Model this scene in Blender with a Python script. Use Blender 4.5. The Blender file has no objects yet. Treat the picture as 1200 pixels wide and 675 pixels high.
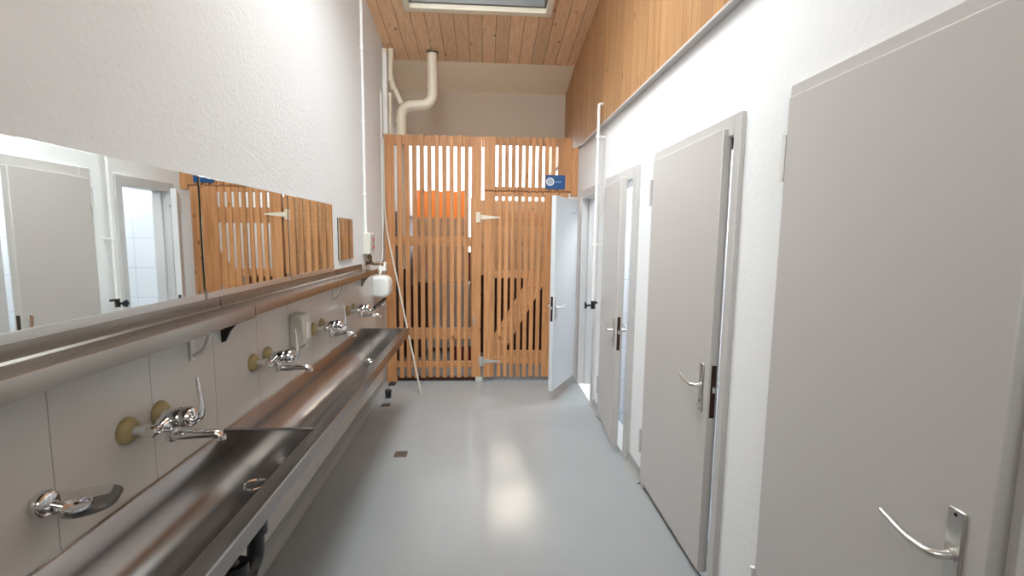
import bpy, bmesh, math, random
from mathutils import Vector, Matrix, Quaternion
random.seed(7)
scn = bpy.context.scene
COL = scn.collection
PI = math.pi

# ------------------------------------------------------------------ materials
def new_mat(name):
    m = bpy.data.materials.new(name); m.use_nodes = True
    nt = m.node_tree
    return m, nt, nt.nodes['Principled BSDF']

def lin(r, g, b):
    f = lambda c: ((c/255+0.055)/1.055)**2.4 if c/255 > 0.04045 else c/255/12.92
    return (f(r), f(g), f(b), 1)

def nd(nt, t, **kw):
    n = nt.nodes.new(t)
    for k, v in kw.items(): setattr(n, k, v)
    return n

def math_node(nt, op, a, b=None, clamp=False):
    n = nd(nt, 'ShaderNodeMath', operation=op, use_clamp=clamp)
    for i, v in enumerate((a, b)):
        if v is None: continue
        if isinstance(v, (int, float)): n.inputs[i].default_value = v
        else: nt.links.new(v, n.inputs[i])
    return n.outputs[0]

def mix_col(nt, fac, a, b, blend='MIX'):
    n = nd(nt, 'ShaderNodeMix', data_type='RGBA', blend_type=blend)
    for i, v in ((0, fac), (6, a), (7, b)):
        if isinstance(v, (int, float)): n.inputs[i].default_value = v
        elif isinstance(v, tuple): n.inputs[i].default_value = v
        else: nt.links.new(v, n.inputs[i])
    return n.outputs[2]

def plain(name, col, rough=.5, metal=0, spec=None, noise=0, nscale=8, bump=0, bscale=60, coat=0):
    m, nt, p = new_mat(name)
    p.inputs['Base Color'].default_value = col
    p.inputs['Roughness'].default_value = rough
    p.inputs['Metallic'].default_value = metal
    if spec is not None: p.inputs['Specular IOR Level'].default_value = spec
    if coat: p.inputs['Coat Weight'].default_value = coat
    tc = nd(nt, 'ShaderNodeTexCoord')
    if noise:
        n = nd(nt, 'ShaderNodeTexNoise'); n.inputs['Scale'].default_value = nscale; n.inputs['Detail'].default_value = 5
        nt.links.new(tc.outputs['Object'], n.inputs['Vector'])
        d = tuple(c*(1-noise) for c in col[:3])+(1,)
        nt.links.new(mix_col(nt, n.outputs[0], d, col), p.inputs['Base Color'])
    if bump:
        n = nd(nt, 'ShaderNodeTexNoise'); n.inputs['Scale'].default_value = bscale; n.inputs['Detail'].default_value = 4
        nt.links.new(tc.outputs['Object'], n.inputs['Vector'])
        b = nd(nt, 'ShaderNodeBump'); b.inputs['Strength'].default_value = bump; b.inputs['Distance'].default_value = .004
        nt.links.new(n.outputs[0], b.inputs['Height']); nt.links.new(b.outputs[0], p.inputs['Normal'])
    return m

def pine(name, light, dark, board_axis, width, grain_axis, groove=.0, offset=0.0, rough=.5, vary=.25):
    m, nt, p = new_mat(name)
    tc = nd(nt, 'ShaderNodeTexCoord'); sx = nd(nt, 'ShaderNodeSeparateXYZ')
    nt.links.new(tc.outputs['Object'], sx.inputs[0])
    c = math_node(nt, 'ADD', sx.outputs['XYZ'.index(board_axis)], offset)
    q = math_node(nt, 'DIVIDE', c, width)
    idx = math_node(nt, 'FLOOR', q)
    fr = math_node(nt, 'FRACT', q)
    wn = nd(nt, 'ShaderNodeTexWhiteNoise', noise_dimensions='1D'); nt.links.new(idx, wn.inputs['W'])
    # shift each board's grain
    off = nd(nt, 'ShaderNodeCombineXYZ')
    sh = math_node(nt, 'MULTIPLY', wn.outputs['Value'], 37.0)
    for i in range(3): nt.links.new(sh, off.inputs[i])
    add = nd(nt, 'ShaderNodeVectorMath', operation='ADD')
    nt.links.new(tc.outputs['Object'], add.inputs[0]); nt.links.new(off.outputs[0], add.inputs[1])
    mp = nd(nt, 'ShaderNodeMapping')
    sc = [28.0, 28.0, 28.0]; sc['XYZ'.index(grain_axis)] = 1.6
    mp.inputs['Scale'].default_value = sc
    nt.links.new(add.outputs[0], mp.inputs[0])
    gn = nd(nt, 'ShaderNodeTexNoise'); gn.inputs['Scale'].default_value = 1.6; gn.inputs['Detail'].default_value = 6
    gn.inputs['Distortion'].default_value = .6
    nt.links.new(mp.outputs[0], gn.inputs['Vector'])
    ramp = nd(nt, 'ShaderNodeMapRange'); ramp.inputs[1].default_value = .35; ramp.inputs[2].default_value = .68
    nt.links.new(gn.outputs[0], ramp.inputs[0])
    col = mix_col(nt, ramp.outputs[0], light, dark)
    # board tint
    tint = nd(nt, 'ShaderNodeMapRange'); tint.inputs[3].default_value = 1-vary; tint.inputs[4].default_value = 1+vary*.35
    nt.links.new(wn.outputs['Value'], tint.inputs[0])
    cc = nd(nt, 'ShaderNodeCombineColor')
    for i in range(3): nt.links.new(tint.outputs[0], cc.inputs[i])
    col = mix_col(nt, 1.0, col, cc.outputs[0], 'MULTIPLY')
    # knots
    mk = nd(nt, 'ShaderNodeMapping'); ks = [9.0, 9.0, 9.0]; ks['XYZ'.index(grain_axis)] = 4.2
    mk.inputs['Scale'].default_value = ks
    nt.links.new(add.outputs[0], mk.inputs[0])
    vo = nd(nt, 'ShaderNodeTexVoronoi'); vo.inputs['Scale'].default_value = 1.0
    nt.links.new(mk.outputs[0], vo.inputs['Vector'])
    kr = nd(nt, 'ShaderNodeMapRange'); kr.inputs[1].default_value = .07; kr.inputs[2].default_value = .14
    kr.inputs[3].default_value = .75; kr.inputs[4].default_value = 0
    nt.links.new(vo.outputs['Distance'], kr.inputs[0])
    col = mix_col(nt, kr.outputs[0], col, (dark[0]*.35, dark[1]*.25, dark[2]*.2, 1))
    if groove:
        e = math_node(nt, 'MINIMUM', fr, math_node(nt, 'SUBTRACT', 1.0, fr))
        g = math_node(nt, 'LESS_THAN', e, groove)
        col = mix_col(nt, math_node(nt, 'MULTIPLY', g, .75), col, (dark[0]*.22, dark[1]*.18, dark[2]*.15, 1))
        b = nd(nt, 'ShaderNodeBump'); b.inputs['Strength'].default_value = .5; b.inputs['Distance'].default_value = .004
        hm = nd(nt, 'ShaderNodeMapRange'); hm.inputs[2].default_value = groove*2
        nt.links.new(e, hm.inputs[0]); nt.links.new(hm.outputs[0], b.inputs['Height'])
        nt.links.new(b.outputs[0], p.inputs['Normal'])
    nt.links.new(col, p.inputs['Base Color'])
    p.inputs['Roughness'].default_value = rough
    p.inputs['Specular IOR Level'].default_value = .35
    return m

def plaster(name, col, strength=.5, scale=38):
    m, nt, p = new_mat(name)
    p.inputs['Base Color'].default_value = col; p.inputs['Roughness'].default_value = .75
    p.inputs['Specular IOR Level'].default_value = .25
    tc = nd(nt, 'ShaderNodeTexCoord')
    n = nd(nt, 'ShaderNodeTexNoise'); n.inputs['Scale'].default_value = scale; n.inputs['Detail'].default_value = 5; n.inputs['Roughness'].default_value = .6
    v = nd(nt, 'ShaderNodeTexVoronoi'); v.inputs['Scale'].default_value = scale*1.5
    for x in (n, v): nt.links.new(tc.outputs['Object'], x.inputs['Vector'])
    h = math_node(nt, 'ADD', n.outputs[0], math_node(nt, 'MULTIPLY', v.outputs['Distance'], .35))
    # patchy trowel marks: coarse mask makes some zones rougher
    n2 = nd(nt, 'ShaderNodeTexNoise'); n2.inputs['Scale'].default_value = 2.2
    nt.links.new(tc.outputs['Object'], n2.inputs['Vector'])
    mr = nd(nt, 'ShaderNodeMapRange'); mr.inputs[1].default_value = .35; mr.inputs[2].default_value = .7; mr.inputs[3].default_value = .35; mr.inputs[4].default_value = 1
    nt.links.new(n2.outputs[0], mr.inputs[0])
    h = math_node(nt, 'MULTIPLY', h, mr.outputs[0])
    b = nd(nt, 'ShaderNodeBump'); b.inputs['Strength'].default_value = strength; b.inputs['Distance'].default_value = .012
    nt.links.new(h, b.inputs['Height']); nt.links.new(b.outputs[0], p.inputs['Normal'])
    return m

def tiles(name, col, joint, ay, w, off, az=None, h=.3, jw=.0035, rough=.18):
    m, nt, p = new_mat(name)
    tc = nd(nt, 'ShaderNodeTexCoord'); sx = nd(nt, 'ShaderNodeSeparateXYZ')
    nt.links.new(tc.outputs['Object'], sx.inputs[0])
    def line(ax, per, o):
        q = math_node(nt, 'DIVIDE', math_node(nt, 'SUBTRACT', sx.outputs['XYZ'.index(ax)], o), per)
        f = math_node(nt, 'FRACT', q)
        e = math_node(nt, 'MINIMUM', f, math_node(nt, 'SUBTRACT', 1.0, f))
        return math_node(nt, 'LESS_THAN', e, jw/per/2)
    g = line(ay, w, off)
    if az: g = math_node(nt, 'MAXIMUM', g, line(az, h, 0.0))
    n = nd(nt, 'ShaderNodeTexNoise'); n.inputs['Scale'].default_value = 3; n.inputs['Detail'].default_value = 4
    nt.links.new(tc.outputs['Object'], n.inputs['Vector'])
    base = mix_col(nt, n.outputs[0], tuple(c*.93 for c in col[:3])+(1,), col)
    nt.links.new(mix_col(nt, g, base, joint), p.inputs['Base Color'])
    p.inputs['Roughness'].default_value = rough
    return m

M = {}
M['plaster'] = plaster('white_plaster', (.755, .76, .76, 1), .30, 44)
M['plaster_r'] = plaster('white_roughcast', (.825, .83, .83, 1), .18, 30)
M['cream'] = plain('cream_paint', (.86, .745, .58, 1), .7, noise=.06, nscale=3)
M['cream_shade'] = plain('shaded_cream', (.50, .41, .32, 1), .7, noise=.06, nscale=3)  # lintel: darker copy of the soffit cream, its shade put into the colour
M['tile_left'] = tiles('white_wall_tile', (.66, .63, .59, 1), (.36, .34, .31, 1), 'Y', .345, .11)
M['tile_cub'] = tiles('cubicle_tile', (.80, .82, .84, 1), (.42, .45, .5, 1), 'Y', .2, .05, 'Z', .3)
M['tile_cub_x'] = tiles('cubicle_tile_cross', (.80, .82, .84, 1), (.42, .45, .5, 1), 'X', .2, .05, 'Z', .3)
M['door'] = plain('grey_door_paint', (.545, .52, .50, 1), .38, noise=.03, nscale=2)
M['door_inner'] = plain('pale_door_paint', (.60, .61, .62, 1), .35)
M['frame'] = plain('grey_frame_paint', (.53, .51, .495, 1), .4)
M['coving'] = plain('grey_coving', (.30, .30, .29, 1), .4)
M['pine_lat'] = pine('lattice_pine', (.60, .30, .135, 1), (.45, .20, .075, 1), 'X', .0757, 'Z', vary=.22)
M['pine_rail'] = pine('rail_pine', (.58, .30, .14, 1), (.45, .205, .08, 1), 'Z', .3, 'X', vary=.15)
M['pine_ceil'] = pine('ceiling_pine', (.86, .585, .375, 1), (.74, .46, .265, 1), 'X', .132, 'Y', groove=.022, offset=.03, vary=.16)
M['pine_wall'] = pine('cladding_pine', (.46, .255, .12, 1), (.36, .175, .068, 1), 'Y', .105, 'Z', groove=.02, vary=.16)
M['dark_wood'] = pine('dark_boards', (.085, .03, .016, 1), (.04, .014, .008, 1), 'X', .14, 'Z', groove=.02)  # dark brown board tone, used low behind the slats
M['fence_wood'] = pine('fence_pine', (.60, .36, .20, 1), (.50, .27, .13, 1), 'Z', .16, 'X', groove=.012, vary=.1)
M['pale_wood'] = pine('pale_cupboard_wood', (.82, .60, .42, 1), (.74, .50, .33, 1), 'X', .3, 'Z', vary=.05)
M['chrome'] = plain('chrome', (.80, .80, .81, 1), .09, 1)
M['alu'] = plain('satin_aluminium', (.72, .71, .68, 1), .32, 1)
M['brass'] = plain('aged_brass', (.22, .15, .09, 1), .45, .6)
M['yellow_plastic'] = plain('yellowed_plastic', (.46, .36, .17, 1), .4, noise=.35, nscale=30)
M['union'] = plain('grey_union', (.55, .54, .52, 1), .3)
M['white_plastic'] = plain('white_plastic', (.82, .82, .80, 1), .3)
M['ivory_plastic'] = plain('ivory_plastic', (.62, .61, .53, 1), .4)
M['grey_plastic'] = plain('grey_plastic', (.48, .47, .44, 1), .4)
M['pipe'] = plain('cream_pipe_paint', (.74, .67, .54, 1), .35)
M['white_pipe'] = plain('white_pipe_paint', (.80, .79, .77, 1), .35)
M['black'] = plain('black_plastic', (.012, .012, .014, 1), .35)
M['dark_metal'] = plain('dark_metal', (.05, .045, .04, 1), .35, .7)
M['lock'] = plain('brown_lock_plate', (.045, .018, .014, 1), .4, .3)
M['blue'] = plain('blue_sign', (.001, .06, .21, 1), .35)
M['sign_white'] = plain('sign_white', (.78, .80, .80, 1), .4)
M['sign_grey'] = plain('sign_grey', (.36, .40, .46, 1), .4)
M['sign_pale'] = plain('sign_pale_blue', (.22, .40, .66, 1), .4)
M['drain_plate'] = plain('tarnished_drain', (.22, .17, .14, 1), .35, .6, noise=.3, nscale=40)
M['drain_dark'] = plain('drain_hole', (.03, .025, .02, 1), .5)
M['orange'] = plain('orange_tarpaulin', (.85, .20, .015, 1), .5)
M['cabinet'] = plain('grey_cabinet_paint', (.45, .42, .39, 1), .5)
M['red'] = plain('dark_red_plastic', (.16, .015, .01, 1), .45)
M['pale_red'] = plain('red_button', (.5, .06, .03, 1), .4)
M['frame_cream'] = plain('cream_window_frame', (.70, .63, .50, 1), .45)
M['lining'] = plain('grey_window_lining', (.16, .155, .15, 1), .5)
M['blue_valve'] = plain('blue_black_handwheel', (.012, .02, .035, 1), .35)
M['zinc'] = plain('zinc', (.55, .54, .52, 1), .35, .8)
M['backing'] = plain('mirror_backing', (.03, .05, .035, 1), .5)
M['pole'] = plain('pale_pole', (.62, .58, .50, 1), .4)

def steel(name, col, rough, axis):
    m, nt, p = new_mat(name)
    p.inputs['Metallic'].default_value = 1
    tc = nd(nt, 'ShaderNodeTexCoord')
    n2 = nd(nt, 'ShaderNodeTexNoise'); n2.inputs['Scale'].default_value = 5; n2.inputs['Detail'].default_value = 4
    nt.links.new(tc.outputs['Object'], n2.inputs['Vector'])
    nt.links.new(mix_col(nt, n2.outputs[0], tuple(c*.86 for c in col[:3])+(1,), col), p.inputs['Base Color'])
    p.inputs['Roughness'].default_value = rough
    return m
M['steel'] = steel('brushed_steel', (.32, .295, .28, 1), .25, 'Y')
M['shelf_steel'] = steel('shelf_steel', (.36, .325, .29, 1), .26, 'Y')

def mirror_mat():
    m, nt, p = new_mat('mirror_glass')
    p.inputs['Metallic'].default_value = 1; p.inputs['Roughness'].default_value = .015
    tc = nd(nt, 'ShaderNodeTexCoord'); n = nd(nt, 'ShaderNodeTexNoise'); n.inputs['Scale'].default_value = 3
    nt.links.new(tc.outputs['Object'], n.inputs['Vector'])
    nt.links.new(mix_col(nt, n.outputs[0], (.80, .82, .79, 1), (.84, .86, .84, 1)), p.inputs['Base Color'])
    return m
M['mirror'] = mirror_mat()

def clear_mat(name, tint, fac):
    # thin clear sheet: transparent with a fresnel gloss
    m = bpy.data.materials.new(name); m.use_nodes = True; nt = m.node_tree
    nt.nodes.remove(nt.nodes['Principled BSDF']); out = nt.nodes['Material Output']
    tr = nd(nt, 'ShaderNodeBsdfTransparent'); tr.inputs[0].default_value = tint
    gl = nd(nt, 'ShaderNodeBsdfGlossy'); gl.inputs['Roughness'].default_value = .03
    fr = nd(nt, 'ShaderNodeFresnel'); fr.inputs[0].default_value = 1.45
    mx = nd(nt, 'ShaderNodeMixShader')
    nt.links.new(math_node(nt, 'MULTIPLY', fr.outputs[0], fac), mx.inputs[0])
    nt.links.new(tr.outputs[0], mx.inputs[1]); nt.links.new(gl.outputs[0], mx.inputs[2])
    nt.links.new(mx.outputs[0], out.inputs[0])
    return m
M['pane'] = clear_mat('window_pane', (.95, .97, .97, 1), 1.0)
M['acrylic'] = clear_mat('clear_acrylic', (.95, .95, .94, 1), .9)

def floor_mat():
    m, nt, p = new_mat('grey_epoxy_floor')
    tc = nd(nt, 'ShaderNodeTexCoord')
    n = nd(nt, 'ShaderNodeTexNoise'); n.inputs['Scale'].default_value = 2.5; n.inputs['Detail'].default_value = 6
    nt.links.new(tc.outputs['Object'], n.inputs['Vector'])
    nt.links.new(mix_col(nt, n.outputs[0], (.27, .277, .28, 1), (.31, .318, .32, 1)), p.inputs['Base Color'])
    n3 = nd(nt, 'ShaderNodeTexNoise'); n3.inputs['Scale'].default_value = 5; n3.inputs['Detail'].default_value = 3
    nt.links.new(tc.outputs['Object'], n3.inputs['Vector'])
    r = nd(nt, 'ShaderNodeMapRange'); r.inputs[3].default_value = .13; r.inputs[4].default_value = .26
    nt.links.new(n3.outputs[0], r.inputs[0]); nt.links.new(r.outputs[0], p.inputs['Roughness'])
    n2 = nd(nt, 'ShaderNodeTexNoise'); n2.inputs['Scale'].default_value = 45; n2.inputs['Detail'].default_value = 3
    nt.links.new(tc.outputs['Object'], n2.inputs['Vector'])
    b = nd(nt, 'ShaderNodeBump'); b.inputs['Strength'].default_value = .12; b.inputs['Distance'].default_value = .003
    nt.links.new(n2.outputs[0], b.inputs['Height']); nt.links.new(b.outputs[0], p.inputs['Normal'])
    return m
M['floor'] = floor_mat()

# ------------------------------------------------------------------ mesh helpers
WM = {}          # world matrix of every root / part (object name -> matrix)

def fillet(pts, rad, n=6):
    pts = [Vector(p) for p in pts]; out = [pts[0]]
    for i in range(1, len(pts)-1):
        a, b, c = pts[i-1], pts[i], pts[i+1]
        r = min(rad, (a-b).length*.49, (c-b).length*.49)
        p0 = b+(a-b).normalized()*r; p2 = b+(c-b).normalized()*r
        for k in range(n+1):
            t = k/n
            out.append(p0*(1-t)**2+b*2*t*(1-t)+p2*t*t)
    out.append(pts[-1]); return out

class MB:
    def __init__(s): s.bm = bmesh.new(); s.mi = 0
    def face(s, vs):
        try:
            f = s.bm.faces.new(vs); f.material_index = s.mi; return f
        except ValueError: return None
    def box(s, x0, x1, y0, y1, z0, z1, T=None):
        vs = [s.bm.verts.new(Vector((x, y, z)) if T is None else T(x, y, z)) for x in (x0, x1) for y in (y0, y1) for z in (z0, z1)]
        for f in ((0, 1, 3, 2), (4, 6, 7, 5), (0, 4, 5, 1), (2, 3, 7, 6), (0, 2, 6, 4), (1, 5, 7, 3)): s.face([vs[i] for i in f])
        return s
    def loft(s, rings, closed=True, caps=True):
        R = [[s.bm.verts.new(Vector(p)) for p in r] for r in rings]
        n = len(R[0])
        for a, b in zip(R, R[1:]):
            for i in range(n if closed else n-1):
                s.face([a[i], a[(i+1) % n], b[(i+1) % n], b[i]])
        if caps and closed:
            s.face(R[0][::-1]); s.face(R[-1])
        return s
    def tube(s, pts, r, seg=16, caps=True, flat=None):
        pts = [Vector(p) for p in pts]
        rr = r if isinstance(r, (list, tuple)) else [r]*len(pts)
        t0 = (pts[1]-pts[0]).normalized()
        up = Vector((0, 0, 1)) if abs(t0.z) < .9 else Vector((1, 0, 0))
        u = t0.cross(up).normalized(); rings = []
        for i, p in enumerate(pts):
            t = (pts[min(i+1, len(pts)-1)]-pts[max(i-1, 0)]).normalized()
            u = (u-t*u.dot(t)).normalized(); v = t.cross(u)
            f = 1 if flat is None else flat
            rings.append([p+u*math.cos(a)*rr[i]+v*math.sin(a)*rr[i]*f for a in (2*PI*k/seg for k in range(seg))])
        return s.loft(rings, True, caps)
    def lathe(s, origin, axis, prof, seg=28):
        """prof: list of (distance along axis, radius)"""
        o = Vector(origin); a = Vector(axis).normalized()
        up = Vector((0, 0, 1)) if abs(a.z) < .9 else Vector((1, 0, 0))
        u = a.cross(up).normalized(); v = a.cross(u)
        rings = [[o+a*d+(u*math.cos(t)+v*math.sin(t))*max(r, 1e-5) for t in (2*PI*k/seg for k in range(seg))] for d, r in prof]
        return s.loft(rings, True, True)
    def prism(s, poly, axis, a0, a1, T=None):
        """poly: 2D outline in the two other axes"""
        def P(p, a):
            q = {'X': (a, p[0], p[1]), 'Y': (p[0], a, p[1]), 'Z': (p[0], p[1], a)}[axis]
            return Vector(q) if T is None else T(*q)
        return s.loft([[P(p, a0) for p in poly], [P(p, a1) for p in poly]])
    def build(s, name, mat, parent=None, bevel=0, world=True, smooth=True, bseg=2):
        bm = s.bm
        bmesh.ops.recalc_face_normals(bm, faces=bm.faces)
        if smooth:
            for f in bm.faces: f.smooth = True
            for e in bm.edges:
                if len(e.link_faces) == 2 and e.calc_face_angle(0) > math.radians(38): e.smooth = False
        if parent is not None and world:
            bm.transform(WM[parent.name].inverted())
        me = bpy.data.meshes.new(name); bm.to_mesh(me); bm.free()
        for mm in (mat if isinstance(mat, list) else [mat]): me.materials.append(mm)
        o = bpy.data.objects.new(name, me); COL.objects.link(o)
        if parent is not None: o.parent = parent
        WM[o.name] = WM[parent.name].copy() if parent is not None else Matrix()
        if bevel:
            b = o.modifiers.new('edge', 'BEVEL'); b.width = bevel; b.segments = bseg; b.limit_method = 'ANGLE'; b.angle_limit = math.radians(40)
        return o

def tag(o, label=None, cat=None, group=None, kind=None):
    if label: o['label'] = label
    if cat: o['category'] = cat
    if group: o['group'] = group
    if kind: o['kind'] = kind
    return o

def root(name, loc, label, cat, group=None, kind=None, rz=0):
    o = bpy.data.objects.new(name, None); COL.objects.link(o)
    o.location = loc; o.rotation_euler = (0, 0, rz); o.empty_display_size = .1
    WM[o.name] = Matrix.Translation(loc) @ Matrix.Rotation(rz, 4, 'Z')
    return tag(o, label, cat, group, kind)

def copy_tree(o, parent=None):
    c = o.copy(); COL.objects.link(c)
    if parent is not None: c.parent = parent
    for ch in list(o.children): copy_tree(ch, c)
    return c

XL, XR = -1.04, 1.02
YL = 4.93                     # lattice front face
def zc(y): return 3.44+.16*(5.3-y)     # sloped timber ceiling

# ------------------------------------------------------------------ setting
m = MB(); m.box(XL-.15, XR+.13, -1.6, 7.9, -.12, 0)
tag(m.build('floor', M['floor']), 'seamless pale grey epoxy floor of the washroom', 'floor', kind='structure')

# left wall: tiled up to the shelf, plaster above (two material slots)
m = MB()
m.mi = 1; m.box(XL-.15, XL, -1.6, YL+.02, 0, 1.30)
m.mi = 0
m.prism([(-1.6, 1.30), (YL+.02, 1.30), (YL+.02, 0), (7.8, 0), (7.8, zc(5.33)+.02), (5.33, zc(5.33)+.12), (-1.6, zc(-1.6)+.12)], 'X', XL-.15, XL)
tag(m.build('wall_left', [M['plaster'], M['tile_left']], smooth=False), 'white rough plaster wall with pale tiles behind the trough', 'wall', kind='structure')

# right wall with openings for doors 2, 3 and 4
WT = 2.53                     # top of the plaster, timber cladding above
doors_y = [(1.88, 2.70), (3.16, 3.79), (4.21, 4.81)]
m = MB(); x0, x1 = XR, XR+.13
ys = [-1.6]+[v for d in doors_y for v in d]+[7.8]
OT = 1.97
for i in range(0, len(ys), 2): m.box(x0, x1, ys[i], ys[i+1], 0, OT)
m.box(x0, x1, -1.6, 7.8, OT, WT)
tag(m.build('wall_right', M['plaster_r'], smooth=False), 'white roughcast wall with the row of grey doors', 'wall', kind='structure')
m = MB(); m.prism([(-1.6, WT-.02), (7.8, WT-.02), (7.8, zc(5.33)+.02), (5.33, zc(5.33)+.12), (-1.6, zc(-1.6)+.12)], 'X', XR-.035, XR+.13)
tag(m.build('wall_cladding', M['pine_wall'], smooth=False), 'vertical pine boards cladding the upper wall above the doors', 'cladding', kind='structure')
m = MB(); m.box(XR-.042, XR, -1.6, YL-.03, WT-.036, WT-.0205)
tag(m.build('trim_1', M['frame'], bevel=.003), 'thin grey strip under the pine cladding', 'trim', kind='structure')
BX0, BX1, BZ0, BZ1 = -.85, .85, 2.15, 4.05      # high window added behind the viewer for fill light
m = MB(); zt_ = zc(-1.6)+.12
for a in ((XL-.15, BX0, 0, zt_), (BX1, XR+.13, 0, zt_), (BX0, BX1, 0, BZ0), (BX0, BX1, BZ1, zt_)): m.box(a[0], a[1], -1.75, -1.6, a[2], a[3])
tag(m.build('wall_back', M['plaster'], smooth=False), 'plain white plaster end wall', 'wall', kind='structure')

# ceiling: sloped boards with a skylight opening
SX0, SX1, SY0, SY1 = -.68, .55, 2.15, 4.40
m = MB()
def cz(x, y, z): return Vector((x, y, zc(y)+z))
for a in ((XL, SX0, -1.6, 5.33), (SX1, XR, -1.6, 5.33), (SX0, SX1, -1.6, SY0), (SX0, SX1, SY1, 5.33)):
    m.box(a[0], a[1], a[2], a[3], 0, .10, T=cz)
tag(m.build('ceiling', M['pine_ceil'], smooth=False), 'sloping pine board ceiling around the roof window', 'ceiling', kind='structure')
# soffit and beam beyond the timber ceiling
m = MB(); m.prism([(5.33, zc(5.33)+.0), (5.33, zc(5.33)+.08), (6.0, 3.36), (6.0, 3.27)], 'X', XL, XR-.03)
tag(m.build('ceiling_soffit', M['cream'], smooth=False), 'cream painted soffit beyond the pine ceiling edge', 'soffit', kind='structure')
m = MB(); m.box(XL, XR-.03, 5.9, 6.02, 2.76, 3.30)
m.box(XL, XR-.03, 5.87, 5.90, 2.735, 2.80)
tag(m.build('wall_far', M['cream_shade'], bevel=.004), 'beige lintel wall above the slatted screen, coloured darker for shade', 'wall', kind='structure')

# skylight
w = root('window_1', (0, 3.6, zc(3.6)), 'roof window with cream frame set in the pine ceiling', 'window', kind='structure')
m = MB()
for a in ((SX0-.0, SX1+.0, SY1-.03, SY1+.0), (SX0, SX1, SY0, SY0+.03), (SX0, SX0+.03, SY0, SY1), (SX1-.03, SX1, SY0, SY1)):
    m.box(*a, 0.0, .36, T=cz)
m.build('lining', M['lining'], w)
m = MB()
for a in ((SX0-.01, SX1+.01, SY1-.012, SY1+.045), (SX0-.01, SX1+.01, SY0-.045, SY0+.012), (SX0-.045, SX0+.012, SY0-.045, SY1+.045), (SX1-.012, SX1+.045, SY0-.045, SY1+.045)):
    m.box(*a, -.045, .0, T=cz)
m.build('window_frame', M['frame_cream'], w, bevel=.006)
m = MB()
for a in ((SX0+.03, SX1-.03, SY1-.11, SY1-.03), (SX0+.03, SX1-.03, SY0+.03, SY0+.10), (SX0+.03, SX0+.09, SY0+.03, SY1-.03), (SX1-.09, SX1-.03, SY0+.03, SY1-.03)):
    m.box(*a, .30, .35, T=cz)
m.build('sash', M['frame_cream'], w, bevel=.006)
m = MB(); m.box(SX0+.08, SX1-.08, SY0+.09, SY1-.10, .32, .326, T=cz)
m.build('pane', M['pane'], w, smooth=False)

w2 = root('added_window', (0, -1.65, BZ0), 'high white framed window added in the unseen end wall for fill light', 'window', kind='structure')
m = MB()
for a in ((BX0, BX0+.06, BZ0, BZ1), (BX1-.06, BX1, BZ0, BZ1), (BX0+.06, BX1-.06, BZ0, BZ0+.06), (BX0+.06, BX1-.06, BZ1-.06, BZ1), (-.025, .025, BZ0+.06, BZ1-.06)): m.box(a[0], a[1], -1.70, -1.64, a[2], a[3])
m.build('window_frame', M['white_plastic'], w2, bevel=.004)
m = MB(); m.box(BX0+.05, BX1-.05, -1.672, -1.666, BZ0+.05, BZ1-.05); m.build('pane', M['pane'], w2, smooth=False)
# coved skirtings
def cove(y0, y1, side):
    x = XR if side > 0 else XL
    s = -1 if side > 0 else 1
    pr = [(x, .075), (x+s*.006, .075), (x+s*.010, .04), (x+s*.022, .014), (x+s*.045, 0.001), (x, .001)]
    return pr
m = MB()
for a, b in ((-1.6, .70), (1.54, 1.825), (2.775, 3.06), (3.895, 4.135)): m.prism(cove(a, b, 1), 'Y', a, b)
tag(m.build('baseboard_right', M['coving']), 'grey coved skirting at the foot of the door wall', 'skirting', kind='structure')
m = MB(); m.prism(cove(-1.6, YL-.03, -1), 'Y', -1.6, YL-.03)
tag(m.build('baseboard_left', M['coving']), 'grey coved skirting at the foot of the tiled wall', 'skirting', kind='structure')

# cubicles behind the door wall
CX1 = 2.3
m = MB(); m.box(XR+.13, CX1+.1, 1.6, 5.6, -.1, 0.0)
tag(m.build('floor_cubicle', M['tile_cub_x'], smooth=False), 'white floor tiles inside the cubicles', 'floor', kind='structure')
m = MB(); m.box(CX1, CX1+.1, 1.6, 5.6, 0, 2.6)
tag(m.build('wall_cubicle', M['tile_cub'], smooth=False), 'white tiled rear wall of the cubicles', 'wall', kind='structure')
m = MB()
for y in (1.60, 2.86, 3.98, 4.93): m.box(XR+.13, CX1, y, y+.09, 0, 2.6)
tag(m.build('wall_partition', M['tile_cub_x'], smooth=False), 'white tiled partitions between the cubicles', 'wall', kind='structure')
m = MB(); m.box(XR+.13, CX1+.1, 1.6, 5.6, 2.6, 2.7)
tag(m.build('ceiling_cubicle', M['white_pipe'], smooth=False), 'white ceiling of the cubicles', 'ceiling', kind='structure')

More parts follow.
